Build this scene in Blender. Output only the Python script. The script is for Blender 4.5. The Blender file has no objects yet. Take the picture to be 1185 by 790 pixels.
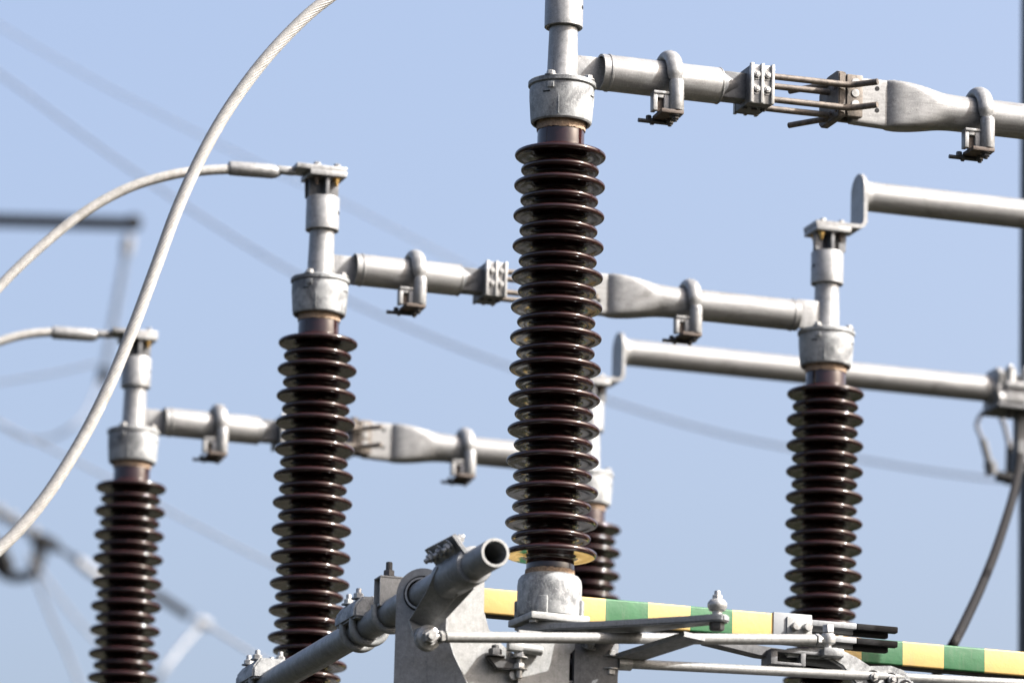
import bpy, bmesh, math, random
from mathutils import Vector, Matrix
random.seed(7)
S = bpy.context.scene
COL = S.collection
R_ = math.radians
PI = math.pi

# ------------------------------------------------------------------ camera, sky, sun, exposure
YAW = 0.3080096           # the switch arms run along this heading
PITCH, ROLL = 0.2352008, 0.0267724
EYE = 1.6
cam = bpy.data.cameras.new('camera'); cam_o = bpy.data.objects.new('camera', cam); COL.objects.link(cam_o)
cam.sensor_width = 36; cam.lens = 193.16
cam.clip_start = 0.1; cam.clip_end = 5000
cp, sp = math.cos(PITCH), math.sin(PITCH)
fw = Vector((0, cp, sp)); up = Vector((0, -sp, cp)); rt = Vector((1, 0, 0))
r2 = math.cos(ROLL)*rt + math.sin(ROLL)*up
u2 = -math.sin(ROLL)*rt + math.cos(ROLL)*up
M = Matrix((r2, u2, -fw)).transposed().to_4x4(); M.translation = (0, 0, EYE)
cam_o.matrix_world = M
cam.dof.use_dof = True; cam.dof.focus_distance = 15.95; cam.dof.aperture_fstop = 2.8
S.camera = cam_o

SUN_AZ, SUN_EL = 104.0, 40.0      # compass bearing from +Y (clockwise), elevation
W = bpy.data.worlds.new('World'); S.world = W; W.use_nodes = True
nt = W.node_tree; nt.nodes.clear()
sky = nt.nodes.new('ShaderNodeTexSky'); sky.sky_type = 'NISHITA'; sky.sun_disc = False
sky.sun_elevation = R_(SUN_EL); sky.sun_rotation = R_(SUN_AZ)
sky.altitude = 200; sky.air_density = 0.78; sky.dust_density = 10.0; sky.ozone_density = 0.8
bg = nt.nodes.new('ShaderNodeBackground'); bg.inputs[1].default_value = 0.135
wo = nt.nodes.new('ShaderNodeOutputWorld')
nt.links.new(sky.outputs[0], bg.inputs[0]); nt.links.new(bg.outputs[0], wo.inputs[0])

sl = bpy.data.lights.new('sun', 'SUN'); sl.energy = 5.0; sl.angle = R_(0.53); sl.color = (1.0, 0.985, 0.96)
so = bpy.data.objects.new('sun', sl); COL.objects.link(so)
az, el = R_(SUN_AZ), R_(SUN_EL)
sd = Vector((math.sin(az)*math.cos(el), math.cos(az)*math.cos(el), math.sin(el)))
so.rotation_euler = sd.to_track_quat('Z', 'Y').to_euler(); so.location = sd*60

vs = S.view_settings
S.display_settings.display_device = 'sRGB'
vs.view_transform = 'Standard'; vs.look = 'None'; vs.gamma = 1; vs.use_curve_mapping = False
vs.exposure = 1.5

# ------------------------------------------------------------------ frame of the switchgear
ORG = Vector((0.12343, 15.08709, 4.37099 + EYE))    # flange centre of the nearest left-hand insulator
PH, ARM = 2.49642, 1.77557                          # spacing of the phases / of the two posts of one phase
ROT = Matrix.Rotation(YAW, 3, 'Z')
GROUND_W = -ORG.z
def world(u, v, w): return ORG + ROT @ Vector((u, v, w))

# ------------------------------------------------------------------ materials
def mat(name): 
    m = bpy.data.materials.new(name); m.use_nodes = True
    return m, m.node_tree, m.node_tree.nodes['Principled BSDF']
def coords(t, scale=(1, 1, 1)):
    tc = t.nodes.new('ShaderNodeTexCoord'); oi = t.nodes.new('ShaderNodeObjectInfo')
    mul = t.nodes.new('ShaderNodeMath'); mul.operation = 'MULTIPLY'; mul.inputs[1].default_value = 37.0
    t.links.new(oi.outputs['Random'], mul.inputs[0])
    add = t.nodes.new('ShaderNodeVectorMath'); add.operation = 'ADD'
    t.links.new(tc.outputs['Object'], add.inputs[0]); t.links.new(mul.outputs[0], add.inputs[1])
    mp = t.nodes.new('ShaderNodeMapping'); mp.inputs['Scale'].default_value = scale
    t.links.new(add.outputs[0], mp.inputs[0])
    return mp.outputs[0]
def noise(t, vec, scale, detail=5, rough=0.6, dist=0.0):
    n = t.nodes.new('ShaderNodeTexNoise'); n.inputs['Scale'].default_value = scale
    n.inputs['Detail'].default_value = detail; n.inputs['Roughness'].default_value = rough
    n.inputs['Distortion'].default_value = dist
    t.links.new(vec, n.inputs['Vector']); return n.outputs['Fac']
def ramp(t, fac, stops):
    r = t.nodes.new('ShaderNodeValToRGB')
    e = r.color_ramp.elements
    while len(e) < len(stops): e.new(0.5)
    for k, (p, c) in enumerate(stops):
        e[k].position = p; e[k].color = (*c, 1) if len(c) == 3 else c
    t.links.new(fac, r.inputs[0]); return r.outputs[0]
def mix(t, fac, a, b, mode='MIX'):
    m = t.nodes.new('ShaderNodeMix'); m.data_type = 'RGBA'; m.blend_type = mode
    for i, x in ((0, fac), (6, a), (7, b)):
        if isinstance(x, (int, float)): m.inputs[i].default_value = x
        elif isinstance(x, tuple): m.inputs[i].default_value = (*x, 1)
        else: t.links.new(x, m.inputs[i])
    return m.outputs[2]
def bump(t, b, fac, strength, dist=0.002):
    n = t.nodes.new('ShaderNodeBump'); n.inputs['Strength'].default_value = strength
    n.inputs['Distance'].default_value = dist
    t.links.new(fac, n.inputs['Height']); t.links.new(n.outputs[0], b.inputs['Normal'])
g3 = lambda x: (x, x, x)

def metal(name, lo, hi, stain, metallic=0.35, rough=(0.38, 0.6), streak=(1, 1, 1), fine=90, stain_at=(0.56, 0.74), bmp=0.15, spots=0.5):
    """base grain + large stains + narrow run marks + small dark specks + fine scratches"""
    m, t, b = mat(name); c = coords(t)
    a = noise(t, coords(t, streak), fine, 4, 0.65)
    base = ramp(t, a, [(0.3, lo), (0.7, hi)])
    big = noise(t, c, 11, 7, 0.66, 0.5)
    col = mix(t, ramp(t, big, [(stain_at[0], g3(0)), (stain_at[1], g3(.8))]), base, stain)
    runs = noise(t, coords(t, (1, 1, .10) if streak == (1, 1, 1) else (.05, 1, 1)), 75, 5, 0.6)
    col = mix(t, ramp(t, runs, [(.56, g3(0)), (.72, g3(.55))]), col, stain)
    sp_ = noise(t, c, 210, 2, .5)
    col = mix(t, ramp(t, sp_, [(.66, g3(0)), (.72, g3(spots))]), col, tuple(x*.35 for x in stain))
    w = t.nodes.new('ShaderNodeTexWave'); w.inputs['Scale'].default_value = 24; w.inputs['Distortion'].default_value = 26
    w.inputs['Detail'].default_value = 4; w.inputs['Detail Scale'].default_value = 1.6; t.links.new(c, w.inputs['Vector'])
    scr = ramp(t, w.outputs['Fac'], [(.955, g3(0)), (.985, g3(.35))])
    col = mix(t, scr, col, tuple(min(.8, x*1.5) for x in hi))
    t.links.new(col, b.inputs['Base Color'])
    b.inputs['Metallic'].default_value = metallic
    rr = ramp(t, noise(t, c, 30, 4), [(0.3, g3(rough[0])), (0.7, g3(rough[1]))])
    t.links.new(rr, b.inputs['Roughness'])
    bump(t, b, noise(t, c, 140, 3), bmp, 0.0012)
    return m
MAT = {}
MAT['aluminium'] = metal('brushed_aluminium', (.145,.146,.146), (.24,.241,.241), (.065,.061,.056), .3, (.34,.52), (1, 1, 1), 60)
MAT['pipe'] = metal('aluminium_pipe', (.13,.131,.131), (.215,.215,.213), (.075,.071,.066), .32, (.38,.55), (.12, 1, 1), 120)
MAT['cast'] = metal('cast_galvanised', (.155,.163,.168), (.275,.285,.285), (.075,.078,.083), .12, (.42,.62), (1, 1, 1), 120, (.54,.72), .6)
MAT['galv'] = metal('galvanised_steel', (.22,.225,.225), (.31,.315,.313), (.15,.15,.147), .15, (.45,.6), (1,1,1), 70)
MAT['dull'] = metal('weathered_zinc', (.06,.062,.066), (.11,.112,.116), (.045,.045,.046), .2, (.45,.62), (1,1,1), 70)
MAT['midzinc'] = metal('aged_shaded_zinc', (.130,.136,.142), (.195,.202,.209), (.09,.092,.095), .2, (.4,.6), (1,1,1), 70)
MAT['rodsteel'] = metal('galvanised_rod', (.12,.122,.12), (.19,.192,.188), (.085,.085,.083), .15, (.5,.65), (1,1,1), 70)
MAT['cast'] = metal('cast_galvanised', (.15,.157,.162), (.28,.287,.285), (.05,.053,.058), .12, (.45,.65), (1, 1, 1), 45, (.48,.60), .6)
MAT['galv'] = metal('galvanised_steel', (.19,.193,.19), (.27,.273,.268), (.13,.13,.127), .15, (.45,.6), (1,1,1), 70)
MAT['dull'] = metal('weathered_zinc', (.06,.062,.066), (.11,.112,.116), (.045,.045,.046), .2, (.45,.62), (1,1,1), 70)
MAT['tar'] = metal('tarnished_copper', (.050,.043,.037), (.145,.120,.098), (.022,.019,.017), .3, (.5,.7), (1,1,1), 60)
MAT['bolt'] = metal('zinc_bolt', (.2,.2,.197), (.34,.34,.333), (.11,.10,.095), .5, (.3,.45))
MAT['darkbolt'] = metal('dark_bolt', (.035,.035,.036), (.07,.07,.07), (.04,.03,.025), .4, (.4,.6))
MAT['rust'] = metal('rusty_steel', (.035,.028,.024), (.085,.06,.045), (.025,.019,.015), .15, (.6,.8))
MAT['brass'] = metal('brass', (.45,.28,.09), (.6,.42,.16), (.2,.12,.05), .8, (.3,.45))
MAT['cable'] = metal('stranded_aluminium', (.21,.206,.196), (.30,.293,.28), (.14,.13,.117), .2, (.45,.6), (1,1,1), 40)
MAT['black'] = metal('black_steel_and_shade', (.006,.006,.007), (.016,.016,.016), (.01,.009,.008), .1, (.45,.6))
MAT['wire'] = metal('dull_wire', (.09,.095,.11), (.13,.135,.15), (.08,.085,.09), .0, (.6,.7))
MAT['brightwire'] = metal('bright_wire', (.16,.165,.175), (.21,.215,.225), (.14,.145,.155), .0, (.5,.6))
MAT['pole'] = metal('dark_pole', (.004,.0045,.006), (.008,.009,.011), (.004,.004,.004), .1, (.5,.6))

def porcelain():
    m, t, b = mat('brown_glazed_porcelain'); c = coords(t)
    n = noise(t, c, 22, 5)
    col = ramp(t, n, [(0.3, (.011,.004,.004)), (0.7, (.020,.0070,.0068))])
    sm = noise(t, coords(t, (1, 1, .35)), 60, 6, .7)
    dirt = ramp(t, sm, [(.58, g3(0)), (.75, g3(.35))])
    col = mix(t, dirt, col, (.03,.026,.024))
    t.links.new(col, b.inputs['Base Color'])
    rr = ramp(t, sm, [(.45, g3(.075)), (.75, g3(.14))]); t.links.new(rr, b.inputs['Roughness'])
    b.inputs['IOR'].default_value = 1.5
    bump(t, b, noise(t, c, 28, 2), .03, .001)
    return m
MAT['porcelain'] = porcelain()
def cement():
    m, t, b = mat('sandy_cement'); c = coords(t)
    n = noise(t, c, 160, 4, .7)
    t.links.new(ramp(t, n, [(.3, (.12,.08,.055)), (.65, (.32,.23,.155))]), b.inputs['Base Color'])
    b.inputs['Roughness'].default_value = .9; bump(t, b, n, 1.0, .004)
    return m
MAT['cement'] = cement()
def paint(name, col, amt=.85, fade=.25):
    m, t, b = mat(name); c = coords(t)
    n = noise(t, c, 14, 6, .65)
    cc = ramp(t, n, [(.35, tuple(x*amt for x in col)), (.65, col)])
    cc = mix(t, ramp(t, noise(t, coords(t, (1, 1, .2)), 40, 6, .7), [(.52, g3(0)), (.72, g3(fade))]), cc, (.16,.145,.12))
    cc = mix(t, ramp(t, noise(t, c, 130, 3, .5), [(.68, g3(0)), (.74, g3(.6))]), cc, tuple(x*.45 for x in col))
    t.links.new(cc, b.inputs['Base Color']); b.inputs['Roughness'].default_value = .5
    bump(t, b, noise(t, coords(t, (1, 1, 1)), 55, 4), .35, .002)
    return m
MAT['yellow'] = paint('yellow_paint', (.45,.305,.10), .93)
MAT['green'] = paint('green_paint', (.019,.108,.037), .8)
MAT['greypaint'] = paint('grey_paint', (.215,.225,.233), .95)
def ground_mat():
    m, t, b = mat('gravel_and_grass'); tc = t.nodes.new('ShaderNodeTexCoord'); c = tc.outputs['Object']
    n = noise(t, c, 5, 8, .7); p = noise(t, c, .35, 6, .65)
    grav = ramp(t, n, [(.3, (.008,.0075,.007)), (.7, (.06,.055,.048))])
    gr = ramp(t, noise(t, c, 3, 6), [(.3, (.004,.006,.003)), (.7, (.016,.020,.010))])
    t.links.new(mix(t, ramp(t, p, [(.46, g3(0)), (.54, g3(1))]), grav, gr), b.inputs['Base Color'])
    b.inputs['Roughness'].default_value = .95; b.inputs['Specular IOR Level'].default_value = 0; bump(t, b, n, 1, .03)
    return m
MAT['ground'] = ground_mat()

# ------------------------------------------------------------------ mesh builder (coordinates: u along the arm, v away from it, w up)
class MB:
    def __init__(s, org=(0, 0, 0)):
        s.bm = bmesh.new(); s.o = Vector(org); s.mi = 0
    def v(s, p): return s.bm.verts.new(Vector(p) - s.o)
    def f(s, vs):
        try:
            fc = s.bm.faces.new(vs); fc.material_index = s.mi; return fc
        except ValueError: return None
    def rings(s, rings, closed=True, caps=(True, True)):
        R = [[s.v(p) for p in r] for r in rings]
        n = len(R[0])
        for a, b in zip(R, R[1:]):
            for i in range(n if closed else n-1):
                j = (i+1) % n; s.f((a[i], a[j], b[j], b[i]))
        if caps[0]: s.f(list(reversed(R[0])))
        if caps[1]: s.f(R[-1])
        return s
    def frame(s, ax):
        ax = Vector(ax).normalized()
        h = Vector((0, 0, 1)) if abs(ax.z) < .9 else Vector((1, 0, 0))
        e1 = h.cross(ax).normalized(); e2 = ax.cross(e1); return ax, e1, e2
    def lathe(s, c, ax, prof, n=48, caps=(True, True)):
        ax, e1, e2 = s.frame(ax); c = Vector(c)
        return s.rings([[c + ax*z + (e1*math.cos(2*PI*i/n) + e2*math.sin(2*PI*i/n))*r for i in range(n)] for r, z in prof], True, caps)
    def cyl(s, a, b, r, n=24, r1=None, ch=0.0):
        a, b = Vector(a), Vector(b); L = (b-a).length; r1 = r if r1 is None else r1
        pr = [(r, 0), (r1, L)] if ch <= 0 else [(r-ch, 0), (r, ch), (r1, L-ch), (r1-ch, L)]
        return s.lathe(a, b-a, pr, n)
    def pipe_open(s, a, b, r, ri, n=40):
        a, b = Vector(a), Vector(b); L = (b-a).length
        return s.lathe(a, b-a, [(ri, L*.6), (ri, .0015), (ri+.0015, 0), (r-.0015, 0), (r, .0015), (r, L)], n, (True, True))
    def box(s, lo, hi, bev=.002, rot=None, piv=None):
        b2 = bmesh.new()
        bmesh.ops.create_cube(b2, size=1)
        lo, hi = Vector(lo), Vector(hi); d = hi-lo; c = (lo+hi)/2
        for vv in b2.verts: vv.co = Vector((vv.co.x*d.x, vv.co.y*d.y, vv.co.z*d.z)) + c
        bev = min(bev, min(d)*.3)
        if bev > 0: bmesh.ops.bevel(b2, geom=list(b2.edges), offset=bev, segments=2, affect='EDGES', profile=.6)
        if rot is not None:
            pv = Vector(piv) if piv is not None else c
            for vv in b2.verts: vv.co = rot @ (vv.co-pv) + pv
        return s.merge(b2)
    def merge(s, b2):
        mp = {vv: s.v(vv.co) for vv in b2.verts}
        for fc in b2.faces: s.f([mp[x] for x in fc.verts])
        b2.free(); return s
    def prism(s, pts, e1, e2, org, depth, bev=.002):
        """outline pts (x, y) in the plane e1, e2 through org, given thickness depth along e1 x e2"""
        e1, e2, org = Vector(e1), Vector(e2), Vector(org); nn = e1.cross(e2)
        b2 = bmesh.new()
        A = [b2.verts.new(org + e1*x + e2*y) for x, y in pts]
        fc = b2.faces.new(A)
        r = bmesh.ops.extrude_face_region(b2, geom=[fc])
        vs_ = [g for g in r['geom'] if isinstance(g, bmesh.types.BMVert)]
        bmesh.ops.translate(b2, verts=vs_, vec=nn*depth)
        bmesh.ops.recalc_face_normals(b2, faces=list(b2.faces))
        if bev > 0:
            es = [e for e in b2.edges if len(e.link_faces) == 2 and e.calc_face_angle(0) > .6]
            bmesh.ops.bevel(b2, geom=es, offset=bev, segments=2, affect='EDGES')
        return s.merge(b2)
    def hexbolt(s, p, ax, r=.011, h=.009, washer=True, stub=.0):
        p = Vector(p); ax = Vector(ax).normalized()
        if washer: s.lathe(p, ax, [(r*1.45, 0), (r*1.45, .003)], 20); p = p + ax*.003
        a = s.frame(ax); rot = random.random()
        pts = lambda z, k: [p + a[0]*z + (a[1]*math.cos(rot+PI/3*i) + a[2]*math.sin(rot+PI/3*i))*r*k for i in range(6)]
        s.rings([pts(0, 1), pts(h*.85, 1), pts(h, .86)])
        if stub: s.lathe(p, ax, [(r*.55, h*.9), (r*.55, h+stub-.002), (r*.45, h+stub)], 14)
        return s
    def sweep(s, path, r, n=12, caps=(True, True), squash=None):
        P = [Vector(p) for p in path]; rings = []; e1 = None
        for k, p in enumerate(P):
            t = (P[min(k+1, len(P)-1)] - P[max(k-1, 0)]).normalized()
            if e1 is None: e1 = s.frame(t)[1]
            e1 = (e1 - t*e1.dot(t)).normalized(); e2 = t.cross(e1)
            rr = r[k] if isinstance(r, (list, tuple)) else r
            rings.append([p + (e1*math.cos(2*PI*i/n) + e2*math.sin(2*PI*i/n))*rr for i in range(n)])
        return s.rings(rings, True, caps)
    def build(s, name, m, parent=None, loc=None, angle=38, smooth=True):
        bmesh.ops.recalc_face_normals(s.bm, faces=list(s.bm.faces))
        me = bpy.data.meshes.new(name); s.bm.to_mesh(me); s.bm.free()
        for x in (m if isinstance(m, (list, tuple)) else [m]): me.materials.append(MAT[x])
        if smooth:
            me.shade_smooth(); me.set_sharp_from_angle(angle=R_(angle))
        o = bpy.data.objects.new(name, me); COL.objects.link(o)
        if parent is not None: o.parent = parent
        return o

def spline(pts, n=16):
    P = [Vector(p) for p in pts]; P = [2*P[0]-P[1]] + P + [2*P[-1]-P[-2]]; out = []
    for i in range(1, len(P)-2):
        a, b, c, d = P[i-1:i+3]
        for k in range(n):
            t = k/n
            out.append(.5*((2*b) + (c-a)*t + (2*a-5*b+4*c-d)*t*t + (3*b-a-3*c+d)*t**3))
    out.append(P[-2]); return out
def resample(P, step):
    out = [P[0]]; acc = 0
    for a, b in zip(P, P[1:]):
        L = (b-a).length; d = step-acc
        while d <= L:
            out.append(a + (b-a)*(d/L)); d += step
        acc = (acc + L) % step
    out.append(P[-1]); return out

def tag(o, label, cat, group=None, kind=None):
    o['label'] = label; o['category'] = cat
    if group: o['group'] = group
    if kind: o['kind'] = kind
    return o
def thing(name, uvw, label, cat, group=None, rot=0.0):
    o = bpy.data.objects.new(name, None); COL.objects.link(o)
    o.empty_display_size = .05
    o.location = world(*uvw); o.rotation_euler = (0, 0, YAW+rot)
    return tag(o, label, cat, group)
def copy_tree(o, parent=None):
    c = o.copy(); COL.objects.link(c)
    if parent is not None: c.parent = parent
    for ch in list(o.children): copy_tree(ch, c)
    return c
def dup(root, uvw, label, rot=0.0):
    c = copy_tree(root); c.location = world(*uvw); c.rotation_euler = (0, 0, YAW+rot); c['label'] = label
    return c

# ------------------------------------------------------------------ ground
gr = bmesh.new(); bmesh.ops.create_grid(gr, x_segments=40, y_segments=40, size=2000)
me = bpy.data.meshes.new('ground'); gr.to_mesh(me); gr.free(); me.materials.append(MAT['ground'])
go = bpy.data.objects.new('ground', me); COL.objects.link(go); go['kind'] = 'structure'

# ------------------------------------------------------------------ post insulator
BASE = -1.575                       # underside of the foot plate, relative to the collar flange
def make_insulator():
    root = thing('post_insulator', (0, 0, BASE), 'nearest and largest brown ribbed insulator, in sharp focus in front of the striped bar', 'insulator', 'brown ribbed post insulators')
    O = (0, 0, BASE)
    Z = (0, 0, 1); c0 = (0, 0, 0)
    # porcelain: 14 large and 13 small sheds on one core
    core, RL, RS, pair = .0655, .130, .1115, .0888
    pr = [(.060, -.100), (.0672, -.118), (.0672, -.176), (.0680, -.184)]
    zs = -.2110
    def shed(z, Rr):
        out = [(core+.004, z+.026), (core+.009, z+.0225)]
        out += [(Rr-.016, z+.0112)]
        for a in range(-4, 7):                       # thick rounded rim
            t = R_(62 - (a+4)*17.0)
            out.append((Rr-.0086+.0086*math.cos(t), z+.0006+.0086*math.sin(t)))
        out += [(Rr-.0130, z-.0078), (Rr-.022, z-.0070), (core+.016, z-.0062), (core+.008, z-.0074), (core+.003, z-.0110), (core, z-.0170)]
        return out
    for i in range(14):
        pr += shed(zs-i*pair, RL)
        if i < 13: pr += shed(zs-i*pair-.0432, RS)
    zb = zs-13*pair
    pr += [(.0672, zb-.022), (.0672, zb-.055), (.060, zb-.085)]
    mb = MB(O); mb.lathe(c0, Z, pr, 112); mb.build('porcelain_body', 'porcelain', root, angle=50)
    for lo, hi in ((-.138, -.112), (zb-.066, zb-.047)):
        mb = MB(O); n = 90; rings = []
        for q in range(5):
            z = lo + (hi-lo)*q/4; rings.append([Vector((math.cos(2*PI*i/n), math.sin(2*PI*i/n), 0))*(.0695 + random.uniform(-.0009, .0009)) + Vector((0, 0, z + (random.uniform(-.002, .002) if q in (0, 4) else 0))) for i in range(n)])
        mb.rings(rings); mb.build('cement_joint', 'cement', root)
    # top collar
    mb = MB(O)
    mb.lathe(c0, Z, [(.074, -.085), (.078, -.116), (.0835, -.1175), (.087, -.113), (.0885, -.100), (.0905, -.07), (.0925, -.045), (.093, -.02), (.091, -.0085), (.085, -.0085)], 72)
    mb.lathe(c0, Z, [(.088, -.009), (.0945, -.009), (.097, -.0065), (.097, .004), (.0945, .0065), (.04, .0072)], 72)
    for a in (-128, 52):                              # cast lugs and seams
        d = Vector((math.cos(R_(a)), math.sin(R_(a)), 0)); q = Matrix.Rotation(R_(a), 3, 'Z')
        mb.box((.086, -.010, -.032), (.0985, .010, -.014), .003, q, (0, 0, 0))
        mb.box((.086, -.002, -.108), (.0922, .002, -.03), .0015, Matrix.Rotation(R_(a+14), 3, 'Z'), (0, 0, 0))
    collar = mb.build('top_collar', 'cast', root, angle=30)
    for a in (-40, 140, -136, 44):
        mb = MB(O); q = Matrix.Rotation(R_(a), 3, 'Z'); mb.box((.080, -.011, -.0435), (.0937, .011, -.0395), .0004, q, (0, 0, 0)); mb.build('casting_slot', 'black', collar)
    for a in (-132, -42, 48, 138):
        d = Vector((math.cos(R_(a)), math.sin(R_(a)), 0))
        mb = MB(O); mb.hexbolt(d*.081 + Vector((0, 0, .0068)), Z, .0125, .011, True); mb.build('bolt', 'bolt', collar)
    # stem, terminal sleeve and terminal bracket
    mb = MB(O); mb.lathe(c0, Z, [(.047, .006), (.0445, .012), (.0405, .175), (.0405, .2)], 56); mb.build('stem', 'aluminium', root)
    mb = MB(O)
    mb.lathe(c0, Z, [(.040, .176), (.047, .172), (.047, .1695), (.0535, .1695), (.055, .171), (.055, .279), (.0535, .281), (.03, .281)], 56)
    sl_ = mb.build('terminal_sleeve', 'aluminium', root)
    for a in (-35, 13):
        d = Vector((math.cos(R_(a)), math.sin(R_(a)), 0)); mb = MB(O); mb.cyl(d*.0535 + Vector((0, 0, .228)), d*.0558 + Vector((0, 0, .228)), .006, 16); mb.build('screw_hole', 'black', sl_)
    mb = MB(O)
    mb.box((-.006, -.052, .279), (.006, .052, .345), .001); mb.box((-.050, -.006, .279), (-.006, .006, .345), .001); mb.box((.006, -.006, .279), (.050, .006, .345), .001)
    for sx in (-1, 1):
        mb.prism([(.030*sx, .281), (.0545*sx, .281), (.0575*sx, .344), (.030*sx, .344)], (1, 0, 0), (0, 0, 1), (0, .030, 0), .008, .0008)
    br = mb.build('terminal_bracket', 'dull', root)
    mb = MB(O); mb.box((-.062, -.062, .3435), (.062, .062, .3615), .002); mb.build('terminal_plate', 'aluminium', br)
    for x, y in ((-.034, -.034), (.034, -.034), (-.034, .034), (.034, .034)):
        mb = MB(O); mb.hexbolt((x, y, .3435), (0, 0, -1), .0105, .010, True, .014); mb.build('bolt', 'brass' if (x > 0) else 'rust', br)
    # base cap and foot plate
    mb = MB(O)
    mb.lathe(c0, Z, [(.064, -1.4285), (.074, -1.4260), (.0815, -1.4300), (.0885, -1.440), (.0905, -1.455), (.0905, -1.535), (.0885, -1.545), (.06, -1.5455)], 72)
    for a in (-120, -30, 60, 150):
        q = Matrix.Rotation(R_(a), 3, 'Z'); mb.box((.075, -.015, -1.548), (.0975, .015, -1.497), .006, q, (0, 0, 0))
    cap = mb.build('base_cap', 'cast', root, angle=30)
    mb = MB(O); q = Matrix.Rotation(R_(4), 3, 'Z')
    mb.box((-.088, -.088, -1.566), (.088, .088, -1.5465), .004, q, (0, 0, 0)); mb.build('foot_plate', 'galv', cap)
    for x, y in ((-.066, -.066), (.066, -.066), (-.066, .066), (.066, .066)):
        mb = MB(O); mb.hexbolt((x, y, -1.566), (0, 0, -1), .012, .009, False); mb.build('bolt', 'bolt', cap)
    return root
ins = make_insulator()
dup(ins, (0, PH, BASE), 'brown ribbed insulator second from left, in front of whose foot the grey shaft runs')
dup(ins, (0, 2*PH, BASE), 'farthest left brown ribbed insulator, out of focus beside the thick white cable')
dup(ins, (ARM, PH, BASE), 'brown ribbed insulator at right, carrying the tube that leaves the right edge of the picture', PI)
dup(ins, (ARM, 2*PH, BASE), 'brown ribbed insulator mostly hidden behind the large central one', PI)
dup(ins, (ARM, 0, BASE), 'right hand insulator of the nearest switch, just beyond the right edge', PI)

# ------------------------------------------------------------------ contact arms
def ring_clamp(root, O, uc, mir=1):
    """cast earthing clamp hooked round the pipe"""
    cz = .052
    mb = MB(O); rings = []; n = 20
    for k_ in range(29):
        th = R_(196 - k_*8.6)                      # from the front over the top and down the back
        er = Vector((0, math.cos(th), math.sin(th)))
        endk = min(1, .72 + .28*min(k_, 28-k_)/2)
        rings.append([Vector((uc, 0, cz)) + er*.0675 + (Vector((1, 0, 0))*math.cos(2*PI*i/n)*.0245 + er*math.sin(2*PI*i/n)*.0185)*endk for i in range(n)])
    mb.rings(rings)
    hook = mb.build('earthing_clamp', 'aluminium', root, angle=45)
    mb = MB(O)
    mb.lathe((uc+.003, -.071, -.064), (0, 0, 1), [(.0205, 0), (.0215, .002), (.0215, .086), (.0195, .093), (.012, .095)], 28)
    mb.box((uc-.066, -.074, -.0165), (uc-.012, -.040, -.008), .002)
    mb.box((uc-.066, -.070, -.066), (uc-.054, -.040, -.0168), .0015); mb.box((uc-.034, -.070, -.066), (uc-.012, -.040, -.0168), .0015)
    mb.box((uc-.0535, -.070, -.028), (uc-.0345, -.040, -.0168), .0015)
    # rear half of the saddle below the pipe
    mb.prism([(-.078, -.064), (.030, -.064), (.072, .0), (.080, .035), (.064, .035), (.052, -.008), (.02, -.017), (-.02, -.017), (-.052, -.004), (-.062, .02), (-.078, .02)], (0, 1, 0), (0, 0, 1), (uc-.014, 0, 0), .022, .002)
    mb.build('clamp_saddle', 'aluminium', hook)
    mb = MB(O); mb.box((uc-.0535, -.060, -.0655), (uc-.0345, -.054, -.0285), 0); mb.build('saddle_slot', 'rust', hook)
    mb = MB(O); mb.box((uc-.048, -.089, -.0765), (uc+.020, -.006, -.0645), .003); mb.build('clamp_foot', 'rust', hook)
    for vv in (-.068, -.022):
        mb = MB(O); mb.hexbolt((uc, vv, -.0765), (0, 0, -1), .0115, .009, True, .006); mb.build('bolt', 'darkbolt', hook)
    mb = MB(O); mb.cyl((uc+.0, -.012, -.083), (uc-.092, -.012, -.083), .0062, 12); mb.hexbolt((uc-.045, -.012, -.083), (-1, 0, 0), .0105, .010, False)
    mb.hexbolt((uc-.056, .0, -.082), (0, 0, 1), .009, .020, False)
    mb.build('clamp_stud', 'darkbolt', hook)

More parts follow.
